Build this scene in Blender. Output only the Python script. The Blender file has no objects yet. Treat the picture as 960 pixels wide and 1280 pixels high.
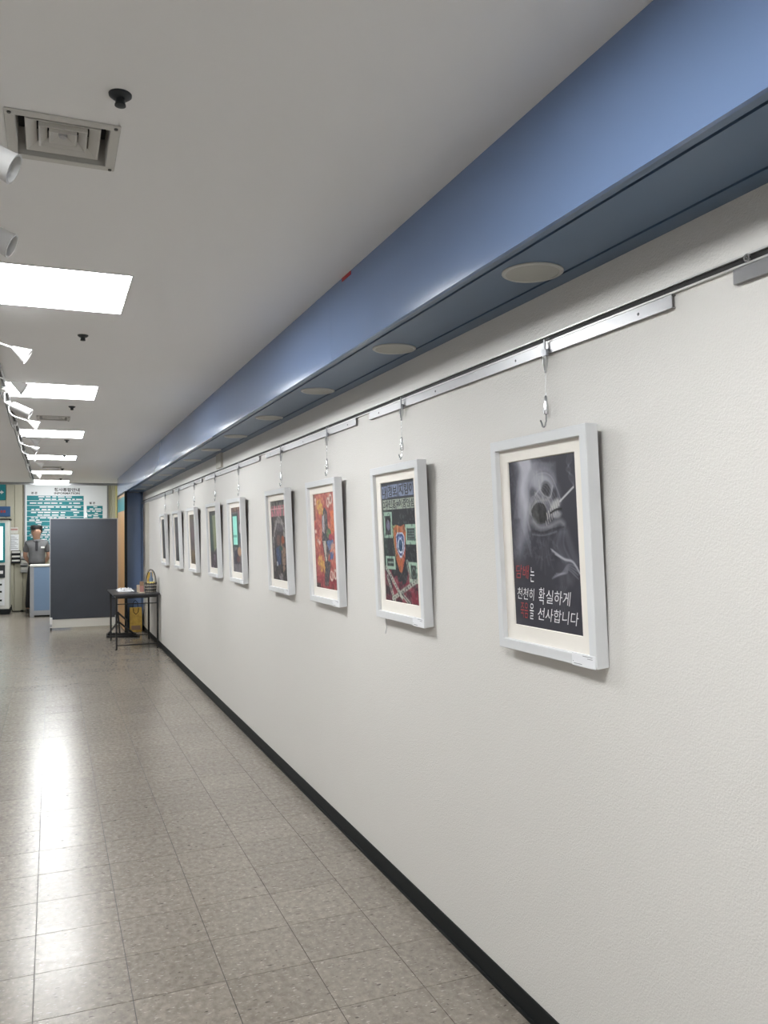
import bpy, math, random
import numpy as np
from mathutils import Vector, Matrix

random.seed(7)
rng = np.random.default_rng(7)
scene = bpy.context.scene
COL = scene.collection

# ------------------------------------------------------------------ camera
H = 1.5                       # eye height in metres
FPX = 1030.0                  # focal length in pixels of a 960 wide frame
cd = bpy.data.cameras.new('camera')
cam = bpy.data.objects.new('camera', cd)
COL.objects.link(cam)
scene.camera = cam
dv = np.array([64.5 - 480, 672 - 640, FPX]); dv /= np.linalg.norm(dv)
uv = np.array([0, -1.0, 0]); uv = uv - dv * (uv @ dv); uv /= np.linalg.norm(uv)
rv = np.cross(dv, uv)
cx = Vector((rv[0], dv[0], uv[0])); cy = -Vector((rv[1], dv[1], uv[1])); cz = -Vector((rv[2], dv[2], uv[2]))
m = Matrix((cx, cy, cz)).transposed().to_4x4()
m.translation = (0, 0, H)
cam.matrix_world = m
cd.sensor_fit = 'HORIZONTAL'; cd.sensor_width = 36; cd.lens = 36 * FPX / 960
cd.clip_start = 0.05; cd.clip_end = 100

# ------------------------------------------------------------------ world, exposure
w = bpy.data.worlds.new('world'); scene.world = w; w.use_nodes = True
w.node_tree.nodes['Background'].inputs[0].default_value = (.8, .85, .9, 1)
w.node_tree.nodes['Background'].inputs[1].default_value = 0.05
vs = scene.view_settings
vs.view_transform = 'Standard'; vs.look = 'None'; vs.gamma = 1; vs.use_curve_mapping = False
vs.exposure = 0.0
PANEL_STRENGTH = 39.0

# ------------------------------------------------------------------ main dimensions
W = 1.368       # right wall
WB = 1.066      # beam face
ZB = 2.2145     # beam underside
ZC = 2.514      # ceiling
XL = -2.155     # left wall
YB = -3.0       # wall behind the camera
YE = 18.6       # wall at the far end
YC = 16.35      # where the corridor ceiling stops
ZL = 2.85       # lobby ceiling

# ------------------------------------------------------------------ helpers
def lin(c):
    return tuple(((x / 12.92) if x <= .04045 else ((x + .055) / 1.055) ** 2.4) for x in c)
def s8(r, g, b):
    return lin((r / 255, g / 255, b / 255))

MATS = {}
def mat(name, col, rough=.5, metal=0.0, emit=None, strength=0, spec=.5):
    m = bpy.data.materials.new(name); m.use_nodes = True
    b = m.node_tree.nodes['Principled BSDF']
    b.inputs['Base Color'].default_value = (*col, 1)
    b.inputs['Roughness'].default_value = rough
    b.inputs['Metallic'].default_value = metal
    b.inputs['Specular IOR Level'].default_value = spec
    if emit:
        b.inputs['Emission Color'].default_value = (*emit, 1)
        b.inputs['Emission Strength'].default_value = strength
    MATS[name] = m
    return m

def vary(m, scale, amount, c2=None, coord='Object', stretch=(1, 1, 1), detail=4):
    """noise variation of the base colour"""
    nt = m.node_tree; b = nt.nodes['Principled BSDF']
    col = b.inputs['Base Color'].default_value[:]
    tc = nt.nodes.new('ShaderNodeTexCoord'); mp = nt.nodes.new('ShaderNodeMapping')
    mp.inputs['Scale'].default_value = stretch
    nz = nt.nodes.new('ShaderNodeTexNoise'); nz.inputs['Scale'].default_value = scale; nz.inputs['Detail'].default_value = detail
    mx = nt.nodes.new('ShaderNodeMix'); mx.data_type = 'RGBA'
    rp = nt.nodes.new('ShaderNodeMapRange'); rp.inputs[1].default_value = .35; rp.inputs[2].default_value = .65
    rp.inputs[4].default_value = amount
    nt.links.new(tc.outputs[coord], mp.inputs[0]); nt.links.new(mp.outputs[0], nz.inputs['Vector'])
    nt.links.new(nz.outputs[0], rp.inputs[0]); nt.links.new(rp.outputs[0], mx.inputs[0])
    mx.inputs[6].default_value = col
    mx.inputs[7].default_value = (*c2, 1) if c2 else (*[x * .6 for x in col[:3]], 1)
    nt.links.new(mx.outputs[2], b.inputs['Base Color'])
    return m

def bump(m, scale, strength, dist=.002, coord='Object', stretch=(1, 1, 1), detail=3):
    nt = m.node_tree; b = nt.nodes['Principled BSDF']
    tc = nt.nodes.new('ShaderNodeTexCoord'); mp = nt.nodes.new('ShaderNodeMapping')
    mp.inputs['Scale'].default_value = stretch
    nz = nt.nodes.new('ShaderNodeTexNoise'); nz.inputs['Scale'].default_value = scale; nz.inputs['Detail'].default_value = detail
    bp = nt.nodes.new('ShaderNodeBump'); bp.inputs['Strength'].default_value = strength; bp.inputs['Distance'].default_value = dist
    nt.links.new(tc.outputs[coord], mp.inputs[0]); nt.links.new(mp.outputs[0], nz.inputs['Vector'])
    nt.links.new(nz.outputs[0], bp.inputs['Height']); nt.links.new(bp.outputs[0], b.inputs['Normal'])
    return m

class MB:
    """collects shapes into one mesh"""
    def __init__(s): s.v = []; s.f = []
    def add(s, vs, fs):
        o = len(s.v); s.v += [tuple(p) for p in vs]; s.f += [tuple(i + o for i in f) for f in fs]; return s
    def box(s, x0, x1, y0, y1, z0, z1):
        vs = [(x, y, z) for x in (x0, x1) for y in (y0, y1) for z in (z0, z1)]
        return s.add(vs, [(0, 1, 3, 2), (4, 6, 7, 5), (0, 4, 5, 1), (2, 3, 7, 6), (0, 2, 6, 4), (1, 5, 7, 3)])
    def bbox(s, x0, x1, y0, y1, z0, z1, b):
        """box with chamfered edges: three crossing slabs hulled by rings"""
        b = min(b, (x1 - x0) / 2.01, (y1 - y0) / 2.01, (z1 - z0) / 2.01)
        rings = []
        for z, i in ((z0, b), (z0 + b, 0), (z1 - b, 0), (z1, b)):
            c = b
            rings.append([(x0 + i + c * (i == 0), y0 + i, z), (x1 - i - c * (i == 0), y0 + i, z), (x1 - i, y0 + i + c * (i == 0), z), (x1 - i, y1 - i - c * (i == 0), z),
                          (x1 - i - c * (i == 0), y1 - i, z), (x0 + i + c * (i == 0), y1 - i, z), (x0 + i, y1 - i - c * (i == 0), z), (x0 + i, y0 + i + c * (i == 0), z)])
        return s.loft(rings)
    def loft(s, rings, closed=True, caps=True):
        n = len(rings[0]); vs = [p for r in rings for p in r]; fs = []
        for k in range(len(rings) - 1):
            for i in range(n if closed else n - 1):
                a = k * n + i; b = k * n + (i + 1) % n
                fs.append((a, b, b + n, a + n))
        if caps and closed:
            fs.append(tuple(reversed(range(n)))); fs.append(tuple((len(rings) - 1) * n + i for i in range(n)))
        return s.add(vs, fs)
    def tube(s, pts, r, n=8, caps=True):
        pts = [Vector(p) for p in pts]; rs = r if isinstance(r, (list, tuple)) else [r] * len(pts)
        rings = []; prev = None
        for i, p in enumerate(pts):
            d = (pts[min(i + 1, len(pts) - 1)] - pts[max(i - 1, 0)]).normalized()
            if prev is None:
                a = Vector((0, 0, 1)) if abs(d.z) < .9 else Vector((1, 0, 0))
                prev = d.cross(a).normalized()
            x = (prev - d * prev.dot(d)).normalized(); y = d.cross(x); prev = x
            rings.append([p + (x * math.cos(t) + y * math.sin(t)) * rs[i] for t in [2 * math.pi * k / n for k in range(n)]])
        return s.loft(rings, True, caps)
    def lathe(s, prof, c=(0, 0, 0), axis=(0, 0, 1), n=24, caps=True):
        ax = Vector(axis).normalized(); a = Vector((1, 0, 0)) if abs(ax.x) < .9 else Vector((0, 1, 0))
        x = ax.cross(a).normalized(); y = ax.cross(x); c = Vector(c)
        rings = [[c + ax * z + (x * math.cos(t) + y * math.sin(t)) * max(r, 1e-5) for t in [2 * math.pi * k / n for k in range(n)]] for r, z in prof]
        return s.loft(rings, True, caps)
    def bar(s, a, b, w, h=None, up=(0, 0, 1)):
        """rectangular bar from a to b"""
        a = Vector(a); b = Vector(b); d = (b - a).normalized(); u = Vector(up)
        if abs(d.dot(u)) > .95: u = Vector((1, 0, 0))
        x = d.cross(u).normalized(); y = x.cross(d); h = h or w
        q = lambda p: [p + x * w / 2 * i + y * h / 2 * j for i, j in ((-1, -1), (1, -1), (1, 1), (-1, 1))]
        return s.loft([q(a), q(b)])
    def xform(s, M):
        s.v = [tuple(M @ Vector(p)) for p in s.v]; return s
    def build(s, name, m, parent=None, smooth=False, origin=None):
        me = bpy.data.meshes.new(name)
        off = Vector((0, 0, 0))
        if parent is None and origin is None:
            lo = [min(p[i] for p in s.v) for i in range(3)]; hi = [max(p[i] for p in s.v) for i in range(3)]
            off = Vector(((lo[0] + hi[0]) / 2, (lo[1] + hi[1]) / 2, lo[2]))
        elif parent is None: off = Vector(origin)
        elif parent.get('_o') is not None: off = Vector(parent['_o'])
        me.from_pydata([tuple(Vector(p) - off) for p in s.v], [], s.f)
        me.materials.append(m if not isinstance(m, str) else MATS[m])
        if smooth:
            me.shade_smooth()
            me.set_sharp_from_angle(angle=math.radians(40))
        o = bpy.data.objects.new(name, me); COL.objects.link(o)
        if parent is None: o.location = off
        else:
            o.parent = parent
        o['_o'] = tuple(off)
        return o

def tag(o, label=None, cat=None, group=None, kind=None):
    if label: o['label'] = label
    if cat: o['category'] = cat
    if group: o['group'] = group
    if kind: o['kind'] = kind
    return o
def thing(name, loc, label, cat, group=None, rot=(0, 0, 0), local=False):
    """an Empty at a thing's base; its parts are given in world coordinates unless local"""
    o = bpy.data.objects.new(name, None); COL.objects.link(o)
    o.empty_display_size = .05; o.location = loc; o.rotation_euler = rot
    o['_o'] = (0, 0, 0) if local else tuple(loc)
    return tag(o, label, cat, group)
def struct(name, loc=(0, 0, 0), label=None):
    o = bpy.data.objects.new(name, None); COL.objects.link(o); o.location = loc; o['_o'] = tuple(loc); o['kind'] = 'structure'
    if label: o['label'] = label
    return o
def kids(o): return [c for c in bpy.data.objects if c.parent == o]
def dup(o, loc=None, parent=None, label=None, group=None, rot=None):
    c = o.copy(); COL.objects.link(c); c.parent = parent
    if loc is not None: c.location = loc
    if rot is not None: c.rotation_euler = rot
    if label: c['label'] = label
    if group: c['group'] = group
    for k in kids(o): dup(k, parent=c)
    return c

def text_mb(body, place, width, height, bold=0.0, gap=1.0, shear=0.0):
    """lettering as a flat mesh; place(u, v) maps 0..1 across, 0..1 up to a point"""
    c = bpy.data.curves.new('lettering', 'FONT'); c.body = body; c.offset = bold; c.space_character = gap; c.shear = shear
    c.resolution_u = 3
    o = bpy.data.objects.new('lettering', c); COL.objects.link(o); bpy.context.view_layer.update()
    me = bpy.data.meshes.new_from_object(o)
    vs = [v.co.copy() for v in me.vertices]; fs = [tuple(p.vertices) for p in me.polygons]
    bpy.data.objects.remove(o); bpy.data.curves.remove(c); bpy.data.meshes.remove(me)
    x0 = min(v.x for v in vs); x1 = max(v.x for v in vs); y0 = min(v.y for v in vs); y1 = max(v.y for v in vs)
    mb = MB()
    mb.add([place((v.x - x0) / (x1 - x0) * width, (v.y - y0) / (y1 - y0) * height) for v in vs], fs)
    return mb

# ------------------------------------------------------------------ materials
# textured wallpaper with a faint sheen
mat('wall_paper', (.74, .72, .69), .42)
vary(MATS['wall_paper'], 1.2, .25, (.70, .68, .65)); bump(MATS['wall_paper'], 210, .5, .003, detail=2)
mat('ceiling_paint', (.88, .88, .88), .85); vary(MATS['ceiling_paint'], .8, .3, (.84, .84, .84))
mat('grey_wall', (.62, .62, .62), .6); vary(MATS['grey_wall'], 2, .3)
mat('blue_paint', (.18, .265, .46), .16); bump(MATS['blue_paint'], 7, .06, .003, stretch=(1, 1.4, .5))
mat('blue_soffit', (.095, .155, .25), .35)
mat('groove', (.012, .02, .045), .6)
mat('base_black', (.007, .009, .010), .6, spec=.25)
mat('joint', (.06, .055, .05), .7)
mat('aluminium', (.36, .36, .37), .36, .85); bump(MATS['aluminium'], 40, .1, .001, stretch=(1, .02, 1))
mat('aluminium_lip', (.6, .6, .59), .35, .4)
mat('dark_slot', (.015, .015, .015), .6)
mat('chrome', (.62, .63, .64), .18, 1.0)
mat('screw', (.1, .1, .1), .4, .8)
mat('white_frame', (.73, .74, .755), .35); bump(MATS['white_frame'], 30, .05, .001)
mat('mat_board', (.86, .82, .76), .8)
mat('card', (.86, .87, .9), .5)
mat('ink', (.05, .05, .055), .6)
mat('ink_grey', (.3, .3, .33), .6)
mat('white_ink', (.78, .78, .8), .45)
mat('red_ink', (.36, .05, .055), .45)
mat('white_plastic', (.8, .8, .8), .4)
mat('pale_plastic', (.6, .6, .6), .5)
mat('grey_plastic', (.45, .45, .46), .45)
mat('dark_metal', (.03, .035, .04), .45, .3)
mat('disc_cover', (.42, .42, .39), .6)
mat('disc_rim', (.52, .52, .5), .4)
mat('vent_paint', (.62, .61, .58), .55)
mat('vent_dark', (.03, .03, .03), .8)
mat('panel_glow', (.9, .9, .9), .5, 0, (.98, 1.0, 1.0), PANEL_STRENGTH)
mat('screen_glow', (.1, .1, .1), .3, 0, (.78, 1.0, .93), 1.6)
mat('partition_fabric', (.052, .06, .075), .9); bump(MATS['partition_fabric'], 300, .4, .002)
vary(MATS['partition_fabric'], 3, .2)
mat('panel_white', (.62, .62, .58), .6)
mat('metal_grey', (.35, .36, .38), .4, .5)
mat('counter_blue', (.16, .24, .36), .5)
mat('teal', (.01, .20, .23), .35)
mat('sign_white', (.74, .76, .78), .3)
mat('sign_blue', (.03, .1, .24), .4)
mat('beige_panel', (.46, .44, .35), .6)
mat('wood_panel', (.56, .33, .14), .45)
vary(MATS['wood_panel'], 4, .5, (.42, .22, .09), stretch=(6, 6, .6))
mat('yellow_trim', (.65, .6, .28), .5)
mat('table_black', (.008, .008, .009), .45)
mat('table_top', (.05, .05, .055), .3)
mat('white_cloth', (.62, .63, .66), .7)
mat('wicker_dark', (.05, .045, .04), .6)
mat('wicker_light', (.36, .33, .28), .6)
mat('yellow_paper', (.68, .45, .09), .6)
vary(MATS['yellow_paper'], 14, .7, (.42, .24, .05))
mat('pale_yellow', (.75, .62, .22), .6)
mat('brown_card', (.30, .19, .12), .6)
mat('pink_card', (.45, .22, .2), .6)
mat('cream_card', (.62, .52, .4), .6)
mat('pack_blue', (.16, .22, .33), .5)
mat('red_tape', (.4, .012, .03), .5)
mat('wall_stripe', (.52, .49, .43), .5)
mat('skin', (.46, .27, .19), .55)
mat('hair', (.012, .011, .011), .6)
mat('shirt_grey', (.14, .14, .145), .8); vary(MATS['shirt_grey'], 10, .4)
mat('shirt_dark', (.025, .025, .03), .8)
mat('trousers', (.012, .012, .015), .8)
mat('shoe', (.012, .012, .012), .35)

# floor tile: mottled vinyl with dark and pale flecks under a worn wax coat
ft = mat('vinyl_tile', (.36, .335, .30), .2, spec=.38)
def floor_nodes(m):
    nt = m.node_tree; L = nt.links; b = nt.nodes['Principled BSDF']; N = nt.nodes.new
    geo = N('ShaderNodeNewGeometry'); oi = N('ShaderNodeObjectInfo')
    def noise(scale, st, det=3, rough=.5):
        mp = N('ShaderNodeMapping'); mp.inputs['Scale'].default_value = st
        L.new(geo.outputs['Position'], mp.inputs[0])
        n = N('ShaderNodeTexNoise'); n.inputs['Scale'].default_value = scale; n.inputs['Detail'].default_value = det; n.inputs['Roughness'].default_value = rough
        L.new(mp.outputs[0], n.inputs['Vector']); return n.outputs[0]
    def rng_(src, a, b_, c, d):
        r = N('ShaderNodeMapRange'); r.inputs[1].default_value = a; r.inputs[2].default_value = b_; r.inputs[3].default_value = c; r.inputs[4].default_value = d
        L.new(src, r.inputs[0]); return r.outputs[0]
    def mix(fac, c1, c2, mode='MIX'):
        x = N('ShaderNodeMix'); x.data_type = 'RGBA'; x.blend_type = mode
        if hasattr(fac, 'links'): L.new(fac, x.inputs[0])
        else: x.inputs[0].default_value = fac
        for i, c in ((6, c1), (7, c2)):
            if hasattr(c, 'links'): L.new(c, x.inputs[i])
            else: x.inputs[i].default_value = (*c, 1)
        return x.outputs[2]
    base = mix(rng_(noise(42, (1, .7, 1), 4, .6), .35, .65, 0, 1), (.190, .165, .138), (.268, .237, .200))
    pale = mix(rng_(noise(75, (.6, 1.4, 1), 2), .62, .70, 0, .8), base, (.42, .39, .35))
    dark = mix(rng_(noise(55, (.55, 1.6, 1), 2), .325, .285, 0, .9), pale, (.05, .043, .036))
    tone = rng_(oi.outputs['Random'], 0, 1, .94, 1.04)
    vm = N('ShaderNodeVectorMath'); vm.operation = 'SCALE'
    L.new(dark, vm.inputs[0]); L.new(tone, vm.inputs['Scale'])
    L.new(vm.outputs[0], b.inputs['Base Color'])
    L.new(rng_(noise(9, (.6, 2.5, 1), 3), .3, .7, .20, .262), b.inputs['Roughness'])
    bp = N('ShaderNodeBump'); bp.inputs['Strength'].default_value = .12; bp.inputs['Distance'].default_value = .002
    L.new(noise(30, (.35, 3.0, 1), 2), bp.inputs['Height']); L.new(bp.outputs[0], b.inputs['Normal'])
floor_nodes(ft)

# ------------------------------------------------------------------ the setting
# floor: slab with separate tiles
floor = MB().box(XL - .1, W + .1, YB - .1, YE + .1, -.12, -.003).build('floor', 'joint')
tag(floor, kind='structure')
TS = .3; GX = -.055; GY = 3.12
cols = [k for k in range(-7, 5)]
ymin = math.floor((YB - GY) / TS); ymax = math.ceil((YE - GY) / TS)
tile_me = {}
def tile_mesh(wd, ln):
    key = (round(wd, 3), round(ln, 3))
    if key not in tile_me:
        g = .0014
        o = MB().box(g, wd - g, .0012, ln - .0012, 0, .003)
        me = bpy.data.meshes.new('tile'); me.from_pydata(o.v, [], o.f); me.materials.append(ft); tile_me[key] = me
    return tile_me[key]
field = MB()
for k in cols:
    x0 = GX + k * TS; x1 = min(x0 + TS, W)
    for j in range(ymin, ymax + 1):
        y0 = max(GY + j * TS, YB); y1 = min(GY + (j + 1) * TS, YE)
        if y1 - y0 < .02: continue
        if k >= -2 and 1.6 <= y0 <= 11.2:
            o = bpy.data.objects.new('tile', tile_mesh(x1 - x0, y1 - y0)); COL.objects.link(o); o.parent = floor
            o.location = Vector((x0, y0, -.003 + rng.uniform(0, .0003))) - floor.location
        else:
            field.box(x0 + .0011, x1 - .0011, y0 + .0011, y1 - .0011, -.003, 0)
tag(field.build('tile_field', ft, floor), kind='stuff')

def plate(mb, x0, x1, y0, y1, z0, z1, holes):
    """flat slab with rectangular holes (hx0, hx1, hy0, hy1)"""
    xs = sorted({x0, x1, *[h[0] for h in holes], *[h[1] for h in holes]}); ys = sorted({y0, y1, *[h[2] for h in holes], *[h[3] for h in holes]})
    inside = lambda a, b: any(h[0] < a < h[1] and h[2] < b < h[3] for h in holes)
    for i in range(len(xs) - 1):
        j = 0
        while j < len(ys) - 1:
            if inside((xs[i] + xs[i + 1]) / 2, (ys[j] + ys[j + 1]) / 2): j += 1; continue
            k = j
            while k < len(ys) - 1 and not inside((xs[i] + xs[i + 1]) / 2, (ys[k] + ys[k + 1]) / 2): k += 1
            mb.box(xs[i], xs[i + 1], ys[j], ys[k], z0, z1); j = k
    return mb
LIGHT_Y = [-1.76, .77, 3.30, 5.83, 8.36, 10.92, 13.5, 15.7]
VENTS = [(.027, 2.233), (.014, 7.5), (0, 12.78)]
holes = [(-.3, .3, y, y + .6) for y in LIGHT_Y] + [(x - .118, x + .118, y - .118, y + .118) for x, y in VENTS]
tag(plate(MB(), XL - .1, W + .1, YB - .1, YC, ZC, ZC + .12, holes).build('ceiling', 'ceiling_paint'), kind='structure')
tag(plate(MB(), XL - .1, 3.6, YC - .3, YE + .1, ZL, ZL + .1, [(-.3, .3, 17.1, 17.7)]).build('ceiling', 'ceiling_paint'), kind='structure')
tag(MB().box(XL, 3.5, YC, YC + .012, ZC - .045, ZL).build('trim_3', 'metal_grey'), kind='structure')

# right wall with black base
tag(MB().box(W, W + .12, YB - .1, 15.1, 0, ZL).build('wall_right', 'wall_paper'), kind='structure')
bb = struct('baseboard_right', (W, 6, 0))
MB().box(W - .006, W, YB, 13.8, .004, .073).build('base_strip', 'base_black', bb)
MB().box(W - .012, W - .006, YB, 13.8, 0, .012).build('cove_toe', 'base_black', bb)
tag(MB().box(XL - .12, XL, YB - .1, YE + .1, 0, ZL).build('wall_left', 'grey_wall'), kind='structure')
tag(MB().box(XL, W, YB - .12, YB, 0, ZC).build('wall_behind', 'wall_paper'), kind='structure')
tag(MB().box(W, W + .12, 15.1, YE + .1, 0, ZL).build('wall_lobby', 'beige_panel'), kind='structure')
# wall of upright panels at the far end
wb = struct('wall_back', (0, YE, 0))
MB().box(XL, W, YE + .02, YE + .12, 0, ZL).build('backing', 'beige_panel', wb)
x = XL
while x < W - .01:
    x1 = min(x + .16, W)
    MB().bbox(x + .002, x1 - .002, YE - .014, YE + .02, 0, ZL, .012).build('panel', 'beige_panel', wb); x += .16
# thin strip on the wall beside the pillar, darker and browner than the wallpaper
tag(MB().box(W - .003, W, 12.9, 13.55, .08, 2.015).build('trim_4', 'wall_stripe'), kind='structure')
tag(MB().box(W - .02, W, 7.08, 7.3, 2.09, ZB).build('trim_5', 'wall_stripe'), kind='structure')

# blue beam: fascia boards, soffit boards with dark grooves
beam = struct('trim_1', (WB, 6, ZB))
ys = [YB, -1.67, .77, 3.21, 5.65, 8.09, 10.53, 12.97, 15.1]
MB().box(WB + .02, W, YB, 15.1, ZB + .02, ZC).build('core', 'groove', beam)
for a, b in zip(ys[:-1], ys[1:]):
    # fascia board with a gently rounded lower edge
    prof = [(WB + .018, ZC), (WB, ZC), (WB, ZB + .13)] + [(WB + .0058 * k * k, ZB + .13 * (1 - k)) for k in (.15, .3, .45, .6, .7, .8, .9, 1.0)] + [(WB + .018, ZB)]
    MB().loft([[(x_, y_, z_) for x_, z_ in prof] for y_ in (a + .0007, b - .0007)]).build('fascia_board', 'blue_paint', beam, True)
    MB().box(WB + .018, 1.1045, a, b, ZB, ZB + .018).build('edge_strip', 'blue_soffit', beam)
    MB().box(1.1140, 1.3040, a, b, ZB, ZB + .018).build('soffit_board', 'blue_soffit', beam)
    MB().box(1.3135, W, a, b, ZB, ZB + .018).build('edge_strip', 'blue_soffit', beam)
MB().box(WB + .018, W, YB, 15.1, ZB + .016, ZB + .022).build('groove_backing', 'groove', beam)
# blue end wall under the beam
pil = struct('trim_2', (1.2, 14.3, 0))
MB().box(1.10, W, 13.8, 15.1, 0, ZB).build('pillar', 'blue_paint', pil)
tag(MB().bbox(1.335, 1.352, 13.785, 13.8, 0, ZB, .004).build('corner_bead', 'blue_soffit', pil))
# framed board standing at the pillar's side
t = thing('display_board', (1.08, 14.2, 0), 'tall narrow wood coloured board with black frame on blue pillar', 'board')
MB().box(1.069, 1.098, 13.56, 15.05, .02, ZB - .02).build('board', 'wood_panel', t)
MB().box(1.062, 1.1, 13.50, 13.56, 0, ZB).box(1.062, 1.1, 15.05, 15.1, 0, ZB).box(1.062, 1.1, 13.56, 15.05, ZB - .03, ZB).build('frame', 'base_black', t)
MB().box(1.066, 1.069, 13.6, 15.0, 1.92, 2.14).build('picture_strip', 'teal', t)

# ------------------------------------------------------------------ ceiling fittings
def panel_light(x, y, z, label, group):
    t = thing('ceiling_light', (x, y + .3, z), label, 'light', group)
    x0, x1, y0, y1 = x - .3, x + .3, y, y + .6
    MB().box(x0, x1, y0, y0 + .01, z - .003, z + .04).box(x0, x1, y1 - .01, y1, z - .003, z + .04).box(x0, x0 + .01, y0 + .01, y1 - .01, z - .003, z + .04).box(x1 - .01, x1, y0 + .01, y1 - .01, z - .003, z + .04).build('frame', 'white_plastic', t)
    MB().box(x0 + .01, x1 - .01, y0 + .01, y1 - .01, z + .020, z + .030).build('diffuser', 'panel_glow', t)
    MB().box(x0 + .01, x1 - .01, y0 + .01, y1 - .01, z + .031, z + .06).build('housing', 'white_plastic', t)
    return t
ORD = ['nearest', 'second', 'third', 'fourth', 'fifth', 'sixth', 'seventh', 'eighth', 'ninth']
def rank(i, what, ref): return (what + ' nearest ' + ref) if i == 0 else (ORD[i] + ' ' + what + ' from ' + ref)
for i, y in enumerate(reversed(LIGHT_Y)):
    panel_light(0, y, ZC, rank(i, 'square glowing ceiling panel', 'the information board'), 'corridor ceiling light panels')
panel_light(0, 17.1, ZL, 'added square glowing panel, out of view in the higher lobby ceiling', 'added lobby light panels')  # unseen panel added to brighten the top of the information board

def vent(x, y, label):
    t = thing('ceiling_vent', (x, y, ZC), label, 'vent')
    z = ZC
    fl = MB()
    for a, b, c, d in ((-.133, .133, -.133, -.108), (-.133, .133, .108, .133), (-.133, -.108, -.108, .108), (.108, .133, -.108, .108)):
        fl.bbox(x + a, x + b, y + c, y + d, z - .005, z, .002)
    fl.build('flange', 'vent_paint', t)
    MB().box(x - .117, x + .117, y - .117, y + .117, z + .07, z + .1).build('duct', 'vent_dark', t)
    sq = lambda h, zz: [(x - h, y - h, zz), (x + h, y - h, zz), (x + h, y + h, zz), (x - h, y + h, zz)]
    for b, up, zl in ((.088, .062, .002), (.0575, .037, .003), (.033, .006, .004)):
        MB().loft([sq(b, z + zl + .012), sq(b, z + zl), sq(b - .004, z + zl), sq(up, z + zl + .016), sq(up, z + zl + .022)], caps=False).build('louvre', 'vent_paint', t)
    MB().loft([sq(.108, z - .001), sq(.108, z + .07), sq(.1075, z + .07), sq(.1075, z - .001)], caps=False).build('neck', 'vent_paint', t)
    MB().lathe([(.009, .008), (.011, .014), (.006, .03)], (x, y, z)).build('hub', 'grey_plastic', t, True)
    for sx in (-1, 1):
        for sy in (-1, 1):
            MB().lathe([(.0045, -.008), (.005, -.005)], (x + sx * .121, y + sy * .121, z), n=10).build('screw', 'screw', t)
    return t
vent(*VENTS[0], 'square white air diffuser with nested louvres next to a dark sprinkler')
vent(*VENTS[1], 'square ceiling air diffuser half way along the corridor ceiling')
vent(*VENTS[2], 'square ceiling air diffuser near the far end of the corridor')

def sprinkler(i, y):
    t = thing('sprinkler_head', (.146, y, ZC), rank(i, 'small dark ceiling sprinkler', 'the information board'), 'sprinkler', 'ceiling sprinklers')
    MB().lathe([(.026, 0), (.0255, -.004), (.018, -.010), (.012, -.012)], (.146, y, ZC)).build('escutcheon', 'dark_metal', t, True)
    MB().lathe([(.011, -.010), (.011, -.022), (.0125, -.024), (.0125, -.027), (.005, -.029)], (.146, y, ZC)).build('body', 'dark_metal', t, True)
    return t
for i, y in enumerate((15.2, 13.0, 10.9, 9.15, 6.8, 4.375, 1.95)): sprinkler(i, y)

# lamp track on the ceiling with arm lamps and spots
tk = thing('lamp_track', (-.29, 8, ZC), 'thin metal lamp track along the corridor ceiling', 'track')
MB().bbox(-.305, -.275, .6, 15.2, ZC - .018, ZC - .001, .003).build('channel', 'metal_grey', tk)
MB().box(-.296, -.284, .6, 15.2, ZC - .0195, ZC - .017).build('slot', 'dark_slot', tk)
y = 2.2
cb = []
while y < 15:
    cb.append((-.316 + .003 * math.sin(y * 3), y, ZC - .02 - .03 * abs(math.sin(y * 1.9)))); y += .08
MB().tube(cb, .0035, 6).build('cable', 'dark_metal', tk, True)

def arm_lamp(y, x, z, label, white=True):
    """thin bowed arm from the track to a cone shaped head aimed at the picture wall"""
    t = thing('arm_lamp', (-.29, y, ZC), label, 'lamp', 'arm lamps on the ceiling track')
    MB().bbox(-.308, -.272, y - .05, y + .05, ZC - .05, ZC - .02, .006).build('adapter', 'white_plastic', t)
    p0 = Vector((-.29, y, ZC - .05)); p3 = Vector((x - .03, y - .02, z + .02))
    p1 = p0 + Vector((.0, 0, -.09)); p2 = p3 + Vector((-.09, 0, .035))
    pts = [p0 * (1 - s) ** 3 + p1 * 3 * s * (1 - s) ** 2 + p2 * 3 * s * s * (1 - s) + p3 * s ** 3 for s in [i / 12 for i in range(13)]]
    MB().tube(pts, .0042, 8).build('arm', 'white_plastic', t, True)
    d = Vector((.80, -.05, -.48)).normalized()
    MB().lathe([(.007, -.01), (.012, 0), (.016, .012), (.036, .062), (.038, .066), (.034, .064), (.014, .014)], p3, d, 20).build('shade', 'white_plastic', t, True)
    MB().lathe([(.012, .02), (.026, .05), (.001, .052)], p3, d, 16).build('bulb', 'grey_plastic', t, True)
    return t
ARM = [(4.05, -.125), (4.94, -.165), (6.55, -.12), (7.7, -.13), (8.41, -.15), (9.26, -.17), (10.15, -.122), (12.0, -.16)]
for i, (y, x) in enumerate(reversed(ARM)):
    arm_lamp(y, x, 2.33, rank(i, 'white cone lamp on a bowed arm', 'the information board'))

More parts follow.
